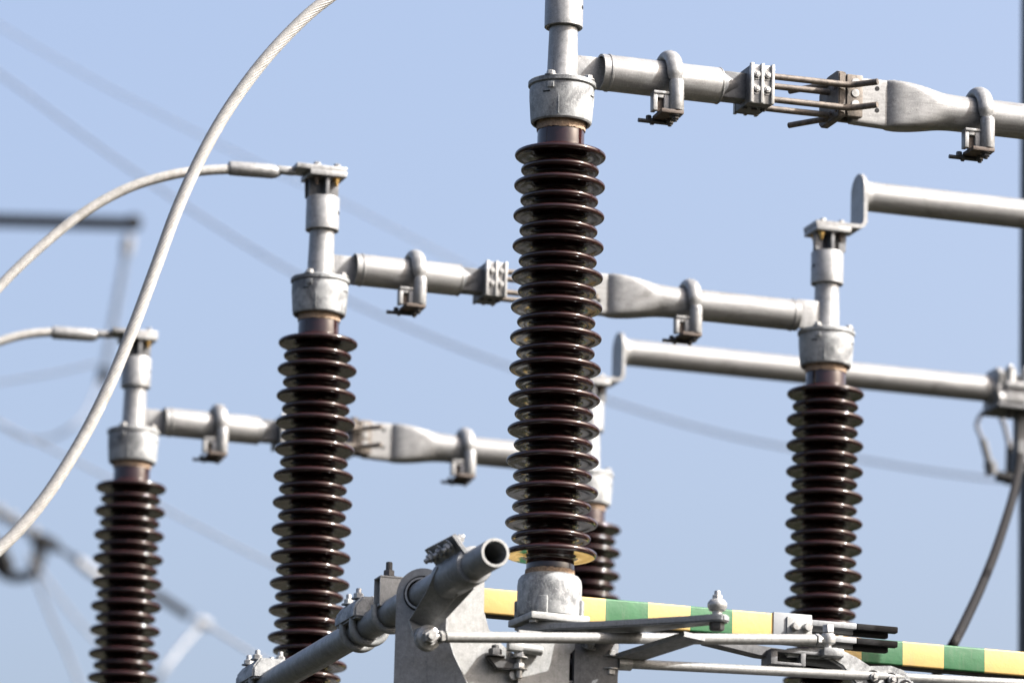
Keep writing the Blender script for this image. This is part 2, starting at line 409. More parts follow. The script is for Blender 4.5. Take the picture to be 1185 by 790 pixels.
PC = .052; PR = .0525
def make_left_arm():
    O = (.0, 0, PC)
    root = thing('switch_arm', O, 'upper contact arm with four brown fingers, fixed to the nearest insulator', 'contact arm', 'contact arms with fingers')
    mb = MB(O); mb.box((.036, .004, .003), (.150, .020, .0965), .003); mb.build('mounting_tab', 'aluminium', root)
    mb = MB(O)
    mb.lathe((.112, 0, PC), (1, 0, 0), [(.001, .06), (.0465, .06), (.0465, .0005), (PR, .0), (PR, .362), (PR-.002, .366), (.040, .3665)], 56)
    mb.lathe((.131, 0, PC), (1, 0, 0), [(PR-.002, 0), (PR+.0022, .003), (PR+.0022, .008), (PR-.002, .011)], 56)
    mb.lathe((.470, 0, PC), (1, 0, 0), [(PR-.002, 0), (PR+.0012, .002), (PR+.0012, .0045), (PR-.002, .006)], 56)
    mb.build('arm_pipe', 'pipe', root)
    ring_clamp(root, O, .318)
    # contact block holding the fingers
    mb = MB(O)
    mb.box((.478, -.030, .012), (.560, .030, .092), .006); mb.lathe((.477, 0, PC), (1, 0, 0), [(.046, 0), (.034, .03), (.030, .05)], 24)
    mb.box((.548, -.060, -.003), (.622, .060, .108), .003)
    blk = mb.build('contact_block', 'dull', root)
    for s_ in (-1, 1):
        mb = MB(O); lo, hi = (-.074, -.0605) if s_ < 0 else (.0605, .074)
        for x in (.551, .583, .615): mb.box((x-.0045, lo, -.006), (x+.0045, hi, .112), .0015)
        lo, hi = (-.0635, -.0595) if s_ < 0 else (.0595, .0635)
        mb.box((.5465, lo, -.005), (.6215, hi, .110), .001)
        mb.build('rib_plate', 'bolt', blk)
    for x in (.567, .599):
        for z in (.036, .079):
            mb = MB(O); mb.hexbolt((x, -.0635, z), (0, -1, 0), .0105, .008, True, .003); mb.build('bolt', 'bolt', blk)
    mb = MB(O)
    for x in (.57, .60): mb.cyl((x, -.01, -.0025), (x, -.01, -.0040), .006, 14)
    for x in (.556, .585, .612): mb.hexbolt((x, .0, -.003), (0, 0, -1), .008, .006, False)
    mb.build('block_bolt', 'darkbolt', blk)
    for sv in (-1, 1):
        for z in (.085, .016):
            mb = MB(O)
            p = [(.60, sv*.046, z), (.70, sv*.048, z), (.80, sv*.050, z), (.845, sv*.051, z), (.868, sv*.056, z+.001), (.892, sv*.074, z+.002), (.925, sv*.106, z+.003)]
            if sv > 0: p = [(.60, .046, z), (.70, .046, z), (.80, .043, z), (.86, .046, z), (.89, .052, z), (.905, .060, z), (.93, .085, z)]
            P = spline(p, 6); L = len(P)
            mb.sweep(P, [.0093 for i in range(L)], 14)
            mb.build('contact_finger', 'tar', root)
    return root
la = make_left_arm()
dup(la, (0, PH, PC), 'contact arm with four fingers, fixed to the second insulator from left')
dup(la, (0, 2*PH, PC), 'blurred contact arm with fingers, fixed to the farthest left insulator')

def make_right_arm():
    O = (ARM, 0, PC)
    root = thing('switch_arm', O, 'flattened contact tube reaching in from the right edge at the top', 'contact arm', 'flattened contact tubes')
    # flattened end lofted into the round pipe
    mb = MB(O); n = 64
    def sect(u, hw, hv, p, zc=PC, vc=0.0):
        out = []
        for i in range(n):
            t = 2*PI*i/n; c, s = math.cos(t), math.sin(t)
            out.append((u, vc + hv*math.copysign(abs(c)**(2/p), c), zc + hw*math.copysign(abs(s)**(2/p), s)))
        return out
    def sm(a, b, t): t = t*t*(3-2*t); return a+(b-a)*t
    st = [(.880, .066, .017, 9), (.882, .0675, .0185, 9)]
    st += [(.905 + .0105*i, .0685+.0003*i, .0192, 9) for i in range(9)]
    secs = [sect(*x, zc=.0535) for x in st]
    HV = [(0, .0192), (.0556, .0305), (.1667, .0400), (.3889, .0485), (.6111, PR), (1, PR)]
    for i in range(1, 19):
        t = i/18; hv_ = next(y0+(y1-y0)*(t-x0)/(x1-x0) for (x0, y0), (x1, y1) in zip(HV, HV[1:]) if t <= x1+1e-9)
        secs.append(sect(.989+.235*t, sm(.0715, PR, t), hv_, sm(9, 2, min(1, t*1.3)), zc=.0535-.0015*t))
    secs.append(sect(1.668, PR, PR, 2)); secs.append(sect(1.669, .044, .044, 2))
    mb.rings(secs)
    for x0 in (1.643,): mb.lathe((x0, 0, PC), (1, 0, 0), [(PR-.002, 0), (PR+.0022, .003), (PR+.0022, .008), (PR-.002, .011)], 56)
    pipe = mb.build('arm_pipe', 'pipe', root, angle=24)
    for z in (.028, .094):
        mb = MB(O); mb.cyl((.958, -.0180, z), (.958, -.0201, z), .0068, 18); mb.build('bolt_hole', 'black', pipe)
    # tarnished jaw at the tip
    mb = MB(O)
    mb.prism([(-.036, -.006), (.110, -.006), (.125, .006), (.125, .095), (.105, .122), (.06, .136), (-.012, .136), (-.036, .126)], (0, 1, 0), (0, 0, 1), (.832, 0, 0), .024, .003)
    mb.box((.856, -.040, -.004), (.906, -.0195, .122), .004); mb.box((.856, .0195, -.004), (.906, .040, .122), .004)
    jaw = mb.build('contact_jaw', 'tar', root)
    for z in (.033, .066, .099):
        mb = MB(O); mb.lathe((.882, -.040, z), (0, -1, 0), [(.0125, 0), (.0125, .0015), (.0115, .0025), (.004, .0028)], 22); mb.build('rivet', 'bolt', jaw)
    mb = MB(O); mb.cyl((.828, -.012, .085), (.824, -.012, .085), .009, 6); mb.cyl((.828, -.030, .012), (.824, -.030, .012), .007, 6); mb.cyl((.828, .015, .012), (.824, .015, .012), .007, 6)
    mb.build('jaw_screw', 'rust', jaw)
    for z in (.112, .008):
        mb = MB(O); mb.sweep(spline([(.87, .035, z), (.84, .05, z), (.81, .085, z), (.775, .135, z), (.755, .165, z)], 5), .0088, 12); mb.build('arcing_horn', 'tar', jaw)
    ring_clamp(root, O, 1.280)
    mb = MB(O); mb.box((ARM-.115, -.024, .006), (ARM-.022, -.006+.0, .1035), .003); mb.build('mounting_tab', 'aluminium', root)
    return root
ra = make_right_arm()
dup(ra, (ARM, PH, PC), 'flattened contact tube in the middle, fixed to the insulator at right')
dup(ra, (ARM, 2*PH, PC), 'blurred flattened contact tube passing behind the large central insulator')

rnd = random.Random(3)
for o in list(bpy.data.objects):
    if o.name.startswith('earthing_clamp'): o.rotation_euler.x = rnd.uniform(-.07, .05)

# ------------------------------------------------------------------ busbars leaving the right-hand posts
def make_busbar():
    O = (ARM, PH, .3615)
    root = thing('busbar_tube', O, 'upper aluminium tube with upturned round lug, leaving at the right edge', 'busbar', 'tubes on the right hand insulators')
    y = PH; t = .0135; z0 = .3622
    mb = MB(O); prof = [(1.712, z0), (1.866, z0)]
    cx, cz, rr = 1.866, z0+.030, .030
    for k_ in range(1, 9):
        a = R_(-90 + 90*k_/8); prof.append((cx+rr*math.cos(a), cz+rr*math.sin(a)))
    hw = .062
    zt = .505
    sec = []
    ring_of = lambda p, nn, h: [(p[0]+nn[0]*0, y-h, p[1]+nn[1]*0), (p[0]+nn[0]*0, y+h, p[1]), (p[0]+nn[0]*t, y+h, p[1]+nn[1]*t), (p[0]+nn[0]*t, y-h, p[1]+nn[1]*t)]
    for k_, p in enumerate(prof):
        a = 0 if k_ < 2 else R_(90*(k_-1)/8)
        sec.append(ring_of(p, (-math.sin(a), math.cos(a)), hw))
    for k_ in range(0, 13):
        a = R_(88*k_/12); sec.append(ring_of((cx+rr, zt+hw*math.sin(a)), (-1, 0), hw*math.cos(a)))
    mb.rings(sec); lug = mb.build('terminal_lug', 'aluminium', root, angle=30)
    for x, v_ in ((1.745, -.034), (1.812, -.034), (1.745, .034), (1.812, .034)):
        mb = MB(O); mb.hexbolt((x, y+v_, z0+t), (0, 0, 1), .0115, .010, True); mb.build('bolt', 'bolt', lug)
    mb = MB(O)
    mb.lathe((1.8975, y, .493), (1, 0, 0), [(.060, 0), (.057, .006), (.0515, .016), (.0508, .03), (.0508, 2.2)], 56)
    mb.build('tube', 'pipe', root)
    return root
bb = make_busbar()
dup(bb, (ARM, 2*PH, .3615), 'lower aluminium tube passing behind the right insulator into a bolted clamp')

def make_connector():
    y = 2*PH; O = (3.40, y, .42)
    root = thing('tube_connector', O, 'bolted cast clamp at the right edge gripping the lower tube, with a lug below', 'connector')
    root.location = world(3.43, y, .42)
    mb = MB(O)
    mb.lathe((3.385, y, .493), (1, 0, 0), [(.051, 0), (.062, .004), (.066, .03), (.066, .30)], 40)
    mb.prism([(-.075, -.075), (.075, -.075), (.085, -.050), (.066, .0), (.082, .05), (.05, .078), (-.05, .078), (-.082, .05), (-.066, 0), (-.085, -.05)], (0, 1, 0), (0, 0, 1), (3.395, y, .493), .030, .004)
    mb.box((3.423, y-.092, .488), (3.68, y+.092, .512), .005)
    mb.box((3.423, y-.078, .432), (3.68, y+.078, .488), .006)
    body = mb.build('clamp_body', 'aluminium', root)
    mb = MB(O); mb.box((3.385, y-.10, .405), (3.68, y+.095, .420), .004); mb.build('clamp_shelf', 'dull', body)
    for x in (3.45, 3.515, 3.58):
        for s_ in (-1, 1):
            mb = MB(O); mb.hexbolt((x, y+s_*.062, .560), (0, 0, 1), .016, .014, True, .006)
            mb.cyl((x, y+s_*.062, .50), (x, y+s_*.062, .561), .021, 18); mb.build('bolt', 'bolt', body)
    mb = MB(O)
    for x in (3.46, 3.50, 3.55): mb.hexbolt((x, y-.03, .405), (0, 0, -1), .014, .018, True, .01)
    mb.build('under_bolt', 'darkbolt', body)
    mb = MB(O); mb.prism([(-.032, .405), (.032, .405), (.032, .25), (.024, .20), (-.024, .20), (-.032, .25)], (1, 0, 0), (0, 0, 1), (3.527, y+.02, 0), .05, .006)
    mb.build('cable_lug', 'dull', body)
make_connector()

# ------------------------------------------------------------------ stranded cables
def strand_mesh(mb, path, r, lay=.32, strands=15, step=.007, depth=.11):
    P = resample(path, step); rings = []; e1 = None; per = 4; n = strands*per; s = 0
    for k_, p in enumerate(P):
        t = (P[min(k_+1, len(P)-1)] - P[max(k_-1, 0)]).normalized()
        if e1 is None: e1 = mb.frame(t)[1]
        e1 = (e1 - t*e1.dot(t)).normalized(); e2 = t.cross(e1)
        if k_: s += (p-P[k_-1]).length
        tw = 2*PI*s/lay
        ring = []
        for i in range(n):
            ph = (i % per)/per
            rad = r*(1 - depth*(1-math.sin(PI*ph) if ph else 1))
            a = 2*PI*i/n + tw; ring.append(p + (e1*math.cos(a) + e2*math.sin(a))*rad)
        rings.append(ring)
    mb.rings(rings)
def make_cable(pts, O, label, r, lug=True, y=0.0):
    root = thing('conductor_cable', O, label, 'cable', 'cables on the left hand insulators')
    mb = MB(O); strand_mesh(mb, spline(pts, 20), r); mb.build('stranded_wire', 'cable', root, angle=80)
    mb = MB(O)
    mb.box((-.108, y-.055, .3622), (.064, y+.055, .379), .003)
    mb.box((-.165, y-.020, .350), (-.100, y+.020, .372), .005)
    mb.lathe((-.148, y, .354), (-1, 0, -.03), [(.012, 0), (.0205, .014), (.024, .030), (.0242, .170), (.0215, .176), (r+.001, .177)], 28)
    lg = mb.build('terminal_lug', 'aluminium', root)
    for x, v_ in ((-.034, -.034), (.034, -.034), (-.034, .034), (.034, .034)):
        mb = MB(O); mb.hexbolt((x, y+v_, .379), (0, 0, 1), .0115, .010, True); mb.build('bolt', 'bolt', lg)
    return root
make_cable([(-.31, 0, .349), (-.42, 0, .336), (-.57, 0, .275), (-.7059, 0, .170), (-.7988, 0, .075), (-.8951, 0, -.048), (-.9848, 0, -.191), (-1.054, 0, -.332), (-1.115, 0, -.487), (-1.169, 0, -.659), (-1.230, 0, -.849), (-1.300, 0, -1.039), (-1.377, 0, -1.204), (-1.467, 0, -1.357), (-1.569, 0, -1.483), (-1.72, 0, -1.62), (-1.95, 0, -1.75)],
           (0, 0, .3615), 'thick pale stranded cable sweeping in focus across the upper left, nearest of the cables', .0174, y=0)
make_cable([(-.32, PH, .345), (-.40, PH, .332), (-.511, PH, .306), (-.654, PH, .247), (-.794, PH, .1535), (-.9315, PH, .026), (-1.067, PH, -.126), (-1.2, PH, -.31), (-1.33, PH, -.55)],
           (0, PH, .3615), 'stranded cable arching from the top of the second insulator from left', .0165, y=PH)
make_cable([(-.31, 2*PH, .3495), (-.3323, 2*PH, .3485), (-.423, 2*PH, .331), (-.519, 2*PH, .295), (-.64, 2*PH, .23), (-.78, 2*PH, .12), (-.95, 2*PH, -.06)],
           (0, 2*PH, .3615), 'blurred stranded cable leaving the top of the farthest left insulator', .0165, y=2*PH)
# dropper from the connector
y = 2*PH+.045
O = (3.556, y, .205)
root = thing('dropper_cable', O, 'dark stranded cable curving down behind the right end of the striped bar', 'cable')
mb = MB(O); strand_mesh(mb, spline([(3.556, y, .25), (3.533, 4.958, 0.228), (3.363, 4.575, 0.069), (3.182, 4.199, -0.110), (2.994, 3.828, -0.295), (2.800, 3.461, -0.491), (2.598, 3.098, -0.691), (2.399, 2.726, -0.863), (2.199, 2.354, -1.031), (2.169, 2.379, -1.094), (2.148, 2.401, -1.150), (2.126, 2.422, -1.207), (2.096, 2.453, -1.292)], 8), .0172)
MAT['darkcable'] = metal('dark_strand', (.004,.0036,.0034), (.009,.008,.0075), (.003,.003,.003), .0, (.5,.65))
MAT['darkcable'].node_tree.nodes['Principled BSDF'].inputs['Specular IOR Level'].default_value = .1
mb.build('stranded_wire', 'darkcable', root, angle=80)
mb = MB(O); mb.cyl((3.556, y, .262), (3.556, y, .18), .027, 24, ch=.004); mb.build('sleeve', 'dull', root)

# ------------------------------------------------------------------ striped earthing bars
def make_bar(u0, u1, cuts, first, v0, zt_, end_plate, label):
    O = (u0, v0, -1.46)
    root = thing('striped_bar', O, label, 'striped bar', 'yellow and green striped bars')
    edges = [u0] + [c for c in cuts if u0 < c < u1] + [u1]
    col = first; zt, sz = zt_, .0745
    mb = MB(O); mb.mi = 0
    # one square tube whose painted bands meet edge to edge
    n = 4; bev = .006
    prof = []
    for cx_, cy_, a0 in ((v0+sz-bev, zt-bev, 0), (v0+bev, zt-bev, 90), (v0+bev, zt-sz+bev, 180), (v0+sz-bev, zt-sz+bev, 270)):
        for k_ in range(n+1):
            a = R_(a0+90*k_/n); prof.append((cx_+bev*math.cos(a), cy_+bev*math.sin(a)))
    rings = []
    for e in edges: rings.append([mb.v((e, p[0], p[1])) for p in prof])
    N = len(prof)
    for q, (a, b) in enumerate(zip(rings, rings[1:])):
        mb.mi = col; col = 1-col
        for i in range(N):
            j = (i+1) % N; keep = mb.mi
            if i == 3*(n+1)-1: mb.mi = 2  # underside in black: the shade below the bar is put into its colour
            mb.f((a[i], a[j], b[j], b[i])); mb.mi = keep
    mb.f(rings[0]); mb.f(rings[-1])
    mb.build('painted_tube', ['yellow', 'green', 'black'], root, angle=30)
    if end_plate:
        mb = MB(O); mb.box((.768, v0-.004, zt-.077), (.887, v0+.080, zt+.003), .003)
        pl = mb.build('end_plate', 'greypaint', root)
        mb = MB(O); mb.box((.808, v0-.010, zt-.070), (.885, v0-.003, zt-.008), .002); mb.build('bolt_strap', 'galv', pl)
        for x in (.830, .866):
            mb = MB(O); mb.lathe((x, v0-.010, zt-.038), (0, -1, 0), [(.0125, 0), (.0125, .022), (.0115, .024), (.004, .0245)], 20); mb.build('bolt', 'bolt', pl)
    return root
VB = .27
cuts = [.258+.1285*k_ for k_ in range(-3, 5)]
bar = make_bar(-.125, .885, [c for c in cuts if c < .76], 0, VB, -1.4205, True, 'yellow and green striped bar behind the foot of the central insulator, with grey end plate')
# choose the first colour so that the band left of u = .2105 is yellow
c2 = [1.267+.1305*k_ for k_ in range(-1, 20)]
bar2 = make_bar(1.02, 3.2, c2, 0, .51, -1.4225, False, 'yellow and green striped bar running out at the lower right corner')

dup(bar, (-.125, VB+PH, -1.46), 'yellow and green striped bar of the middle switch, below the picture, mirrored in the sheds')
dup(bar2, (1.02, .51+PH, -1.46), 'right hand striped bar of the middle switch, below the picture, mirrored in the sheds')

# contact fingers at the bar end
O = (.89, VB, -1.46)
root = thing('earthing_contact', O, "bundle of dark contact rods projecting from the striped bar's grey end plate", 'contact')
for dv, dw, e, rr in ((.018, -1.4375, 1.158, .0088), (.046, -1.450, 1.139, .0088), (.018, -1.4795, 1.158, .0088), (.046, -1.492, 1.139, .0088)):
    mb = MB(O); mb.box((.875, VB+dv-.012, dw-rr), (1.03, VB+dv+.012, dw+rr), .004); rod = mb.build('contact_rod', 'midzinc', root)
    mb = MB(O); mb.box((1.0301, VB+dv-.0125, dw-rr-.0005), (e, VB+dv+.0125, dw+rr+.0005), .004); mb.build('black_end', 'black', rod)  # outer half of each rod is black

# ------------------------------------------------------------------ operating shaft with its clamps and lever
UP, WP, RP = -.40, -1.531, .0395
O = (UP, -.75, WP)
root = thing('operating_shaft', O, 'grey tube with open near end, running from lower left through the bracket hole', 'shaft')
mb = MB(O); mb.pipe_open((UP, -.753, WP), (UP, 5.6, WP), RP, .031, 56); sh_ = mb.build('shaft_tube', 'midzinc', root)
mb = MB(O); mb.lathe((UP, -.7545, WP), (0, 1, 0), [(.0312, .001), (.0318, 0), (.0385, 0), (.0393, .001)], 56, (False, False)); mb.build('cut_rim', 'galv', sh_)
# split clamp with lever
mb = MB(O)
n = 40
mb.lathe((UP, -.575, WP), (0, 1, 0), [(RP+.0005, 0), (.050, .002), (.052, .006), (.052, .235), (.050, .24), (RP+.0005, .242)], n)
d = Vector((-.64, 0, .77)); e = Vector((.77, 0, .64))
for s_ in (-1, 1):
    mb.prism([(.040, -.29), (.098, -.29), (.104, -.05), (.040, -.05)], d, (0, 1, 0), Vector((UP, -.29, WP)) + e*(.006*s_ + (0 if s_ > 0 else 0)), .0065*s_, .001)
clamp = mb.build('split_clamp', 'midzinc', root)
for vv in (-.54, -.46, -.38):
    mb = MB(O); p = Vector((UP, vv, WP)) + d*.078
    mb.hexbolt(p + e*.0125, e, .0135, .012, True, .008); mb.hexbolt(p - e*.0125, -e, .0135, .012, True, .012); mb.build('bolt', 'bolt', clamp)
mb = MB(O)
lad = [((-.452, -.40, WP+.02), (-.345, -.40, WP-.03)), ((-.462, -.335, WP-.040), (-.372, -.335, WP-.072)), ((-.474, -.225, WP-.098), (-.398, -.215, WP-.120)), ((-.470, -.262, WP-.150), (-.396, -.252, WP-.150))]
cc = Vector((-.4315, -.262, -1.681)); 
def slab(mb, lad, off):
    off = Vector(off); A = [[mb.v(l), mb.v(r), mb.v(Vector(r)+off), mb.v(Vector(l)+off)] for l, r in lad]
    for a, b in zip(A, A[1:]):
        for i in range(4): j = (i+1) % 4; mb.f((a[i], a[j], b[j], b[i]))
    mb.f(A[0]); mb.f(A[-1])
slab(mb, lad[:3], (.004, .013, .004))
mb3 = MB(O); slab(mb3, [((-.474, -.2262, WP-.0985), (-.398, -.2162, WP-.1205)), lad[3]], (.0, .012, .006))
mb2 = MB(O); mb2.lathe(cc + Vector((0, -.0085, 0)), (0, 1, 0), [(.034, 0), (.036, .002), (.036, .016), (.034, .018)], 36)
slab(mb, [((-.395, -.43, WP-.045), (-.390, -.43, WP-.045)), ((-.425, -.30, WP-.105), (-.420, -.30, WP-.105))], (.012, -.035, .02))
lev = mb.build('crank_lever', 'midzinc', root, angle=20)
mb2.build('lever_eye', 'galv', lev); mb3.build('lever_tongue', 'galv', lev)  # sunlit lower end of the lever, its light put in as brighter zinc
mb = MB(O)
mb.cyl(cc + Vector((0, .06, 0)), cc + Vector((0, -.05, 0)), .011, 18)
mb.lathe(cc + Vector((0, -.009, 0)), (0, -1, 0), [(.033, 0), (.033, .004), (.026, .007), (.022, .012)], 32)
mb.hexbolt(cc + Vector((0, -.019, 0)), (0, -1, 0), .0205, .018, False, .012)
mb.build('pivot_bolt', 'bolt', lev)
# saddles with u-bolts further along the shaft
def saddle(v0, v1):
    mb = MB(O)
    mb.prism([(-.062, .012), (.062, .012), (.062, .045), (.040, .075), (-.040, .075), (-.062, .045)], (1, 0, 0), (0, 0, 1), (UP, v1, WP), v1-v0, .006)
    sd_ = mb.build('saddle_block', 'cast', root)
    for vv in (v0+.05, v1-.05):
        mb = MB(O); pts = [(UP+.051*math.cos(R_(a)), vv, WP+.051*math.sin(R_(a))) for a in range(170, 371, 10)]
        mb.sweep([(UP-.051, vv, WP+.02)] + pts + [(UP+.051, vv, WP+.02)], .0105, 14); mb.build('u_bolt', 'galv', sd_)
        for s_ in (-1, 1):
            mb = MB(O); mb.hexbolt((UP+s_*.036, vv, WP+.074), (0, 0, 1), .0145, .014, True, .014); mb.build('nut', 'bolt', sd_)
saddle(.36, .56)
saddle(1.44, 1.64)

# bracket that carries the shaft: a tube yoke, a holed bearing plate and a bright side plate
O = (UP, -.10, -1.80)
root = thing('shaft_bracket', O, 'pair of thick grey steel plates, the darker with a round hole for the shaft', 'bracket')
tdir = Vector((math.cos(R_(32)), -math.sin(R_(32)), 0)); wdir = Vector((0, 0, 1))
mb = MB(O); hc = Vector((UP, -.104, WP)); n = 48; ro, ri = .072, .0505
outer = []
for i in range(n+1): a = R_(180 - 180*i/n); outer.append((ro*math.cos(a), ro*math.sin(a)))
outer += [(ro, -.10), (.095, -.17), (.15, -.24), (.19, -.33), (-ro, -.33)]
def holed_plate(mb, outer, ri, cc, e1, e2, th, nh=64):
    nn = e1.cross(e2).normalized(); ang = [2*PI*i/nh for i in range(nh)]
    def hit(a):
        dx, dy = math.cos(a), math.sin(a); best = None
        m_ = len(outer)
        for k_ in range(m_):
            (x1, y1), (x2, y2) = outer[k_], outer[(k_+1) % m_]
            den = dx*(y2-y1) - dy*(x2-x1)
            if abs(den) < 1e-12: continue
            t = (x1*(y2-y1) - y1*(x2-x1))/den; s_ = (x1*dy - y1*dx)/den
            if t > 0 and -1e-9 <= s_ <= 1+1e-9 and (best is None or t < best): best = t
        return (dx*best, dy*best)
    extra = [math.atan2(y_, x_) % (2*PI) for x_, y_ in outer[n+1:]] + [math.atan2(0, ro), PI]
    ang = sorted(set(ang + extra)); N = len(ang)
    O_ = [hit(a) for a in ang]; I_ = [(ri*math.cos(a), ri*math.sin(a)) for a in ang]
    V = lambda q, z: mb.v(cc + e1*q[0] + e2*q[1] + nn*z)
    F0 = [V(q, 0) for q in O_]; F1 = [V(q, th) for q in O_]; G0 = [V(q, 0) for q in I_]; G1 = [V(q, th) for q in I_]
    for i in range(N):
        j = (i+1) % N
        mb.f((F0[i], F0[j], G0[j], G0[i])); mb.f((F1[i], G1[i], G1[j], F1[j])); mb.f((F0[i], F1[i], F1[j], F0[j])); mb.f((G0[i], G0[j], G1[j], G1[i]))
holed_plate(mb, outer, ri, hc, tdir, wdir, .014)
pl = mb.build('bearing_plate', 'midzinc', root, angle=30)  # darker zinc than the side plate: its shade is put into the colour
mb = MB(O); q = tdir.cross(wdir)
mb.lathe(hc - q*.004, q, [(.0445, 0), (.0505, .001), (.0505, .022), (.0445, .022)], 48, (False, False)); mb.build('bushing', 'black', pl)  # black ring stands in for the shaded gap around the shaft
mb = MB(O)
mb.lathe(hc - q*.016, q, [(.040, 0), (.0450, .001), (.0450, .040), (.040, .040)], 48, (False, False)); mb.build('bearing_sleeve', 'bolt', pl)
# side plate, parallel to the striped bar
mb = MB(O)
out = [(-.362, -1.480), (-.222, -1.420), (-.2205, -1.560), (-.205, -1.610), (-.165, -1.650), (-.105, -1.690), (-.03, -1.742), (.03, -1.80), (-.24, -1.80), (-.285, -1.755), (-.325, -1.69), (-.360, -1.635), (-.366, -1.60)]
mb.prism(out, (1, 0, 0), (0, 0, 1), (0, -.085, 0), .014, .0025)
sp_ = mb.build('side_plate', 'galv', root, angle=30)
mb = MB(O); mb.lathe((-.135, -.099, -1.735), (0, -1, 0), [(.016, 0), (.016, .018), (.014, .022), (.004, .0225)], 20); mb.build('bolt', 'bolt', sp_)
mb = MB(O)
mb.box((UP-.044, .17, WP+.016), (UP+.055, .175, WP+.100), .002); mb.box((UP-.044, .225, WP+.016), (UP+.055, .230, WP+.100), .002)
mb.box((UP-.044, .168, WP+.0955), (UP+.055, .232, WP+.1005), .002); mb.box((UP-.044, .168, WP+.014), (UP+.055, .232, WP+.020), .002)
yk = mb.build('square_yoke', 'galv', root)
mb = MB(O); mb.hexbolt((UP-.010, .20, WP+.1005), (0, 0, 1), .017, .018, True, .024); mb.build('bolt', 'darkbolt', yk)
mb = MB(O); pts = [(UP+.050*math.cos(R_(a)), .20, WP+.050*math.sin(R_(a))) for a in range(170, 371, 10)]
mb.sweep([(UP-.05, .20, WP+.02)] + pts + [(UP+.05, .20, WP+.02)], .0095, 14); mb.build('u_bolt', 'galv', yk)

# ------------------------------------------------------------------ push rods, levers and the joint castings
def rod_thing(a, b, r, label, dark=None):
    root = thing('push_rod', a, label, 'push rod', 'push rods under the central insulator')
    a_, b_ = Vector(a), Vector(b); dd = (b_-a_).normalized()
    mb = MB(a); mb.cyl(a_ + dd*.045, b_ - dd*.045, r, 28, ch=.002); mb.build('rod', 'rodsteel', root)
    for p, s_ in ((a_, 1), (b_, -1)):
        mb = MB(a); mb.cyl(p + dd*.012*s_, p + dd*.06*s_, r*.62, 16); mb.hexbolt(p + dd*.030*s_, dd*s_, r*1.12, .012, False)
        mb.build('rod_end', 'bolt', root)
    return root
RA = (-.4315, -.284, -1.681); RB = (.815, -.05, -1.5485)
r1 = rod_thing(RA, RB, .0155, 'upper grey push rod between the crank lever and the ball joint')
mb = MB(RA); c = Vector(RB) + Vector((0, 0, .006))
mb.lathe(c + Vector((0, 0, -.02)), (0, 0, 1), [(.012, 0), (.020, .004), (.0225, .016), (.020, .028), (.012, .034)], 28)
mb.hexbolt(c + Vector((0, 0, .014)), (0, 0, 1), .0175, .022, False); mb.cyl(c + Vector((0, 0, -.06)), c + Vector((0, 0, .02)), .010, 14)
mb.build('ball_joint', 'bolt', r1)
RC = (.150, -.10, -1.676)
r2_ = rod_thing(RC, (2.35, .06, -1.578), .0135, 'lower thin grey push rod leaving at the lower right')
mb = MB(RC); c = Vector(RC)
mb.cyl(c + Vector((.02, 0, 0)), c + Vector((.06, .005, .002)), .019, 20); mb.cyl(c + Vector((0, 0, -.05)), c + Vector((0, 0, .05)), .009, 14)
mb.hexbolt(c + Vector((0, 0, .016)), (0, 0, 1), .0165, .016, True, .022); mb.hexbolt(c + Vector((0, 0, -.016)), (0, 0, -1), .0165, .016, True)
mb.build('fork_joint', 'bolt', r2_)

# crank arm clamped under the central insulator
O = (0, 0, -1.60)
root = thing('crank_arm', O, 'dark flat crank arm under the central insulator with a ball joint on its tip', 'crank arm')
tip = Vector((.352, -.405, 0))
dirn = tip.normalized(); side = Vector((-dirn.y, dirn.x, 0))
L = tip.length
mb = MB(O)
o2 = [(-.06, -.075), (.08, -.085), (.20, -.060), (L-.05, -.030), (L+.01, -.030), (L+.030, -.018), (L+.034, 0), (L+.030, .018), (L+.01, .030), (L-.05, .030), (.20, .060), (.08, .085), (-.06, .075)]
mb.prism(o2, dirn, side, (0, 0, -1.598), .020, .004)
mb.lathe((0, 0, -1.61), (0, 0, 1), [(.07, 0), (.074, .003), (.074, .040), (.07, .0435)], 48)
am = mb.build('arm_plate', 'midzinc', root)
mb = MB(O); c = tip + Vector((0, 0, -1.578))
mb.lathe(c, (0, 0, 1), [(.014, 0), (.014, .012), (.022, .014), (.027, .024), (.027, .034), (.020, .044), (.014, .046)], 32)
mb.hexbolt(c + Vector((0, 0, .044)), (0, 0, 1), .0155, .013, False, .012); mb.build('ball_joint', 'bolt', am)
mb = MB(O); mb.hexbolt(c + Vector((0, 0, -.020)), (0, 0, -1), .021, .022, False); mb.build('joint_bolt', 'darkbolt', am)
mb = MB(O); slab(mb, [((.085, -.02, -1.675), (.150, .02, -1.680)), ((.300, -.285, -1.606), (.375, -.245, -1.606))], (0, 0, -.014)); mb.build('brace_strap', 'midzinc', root)

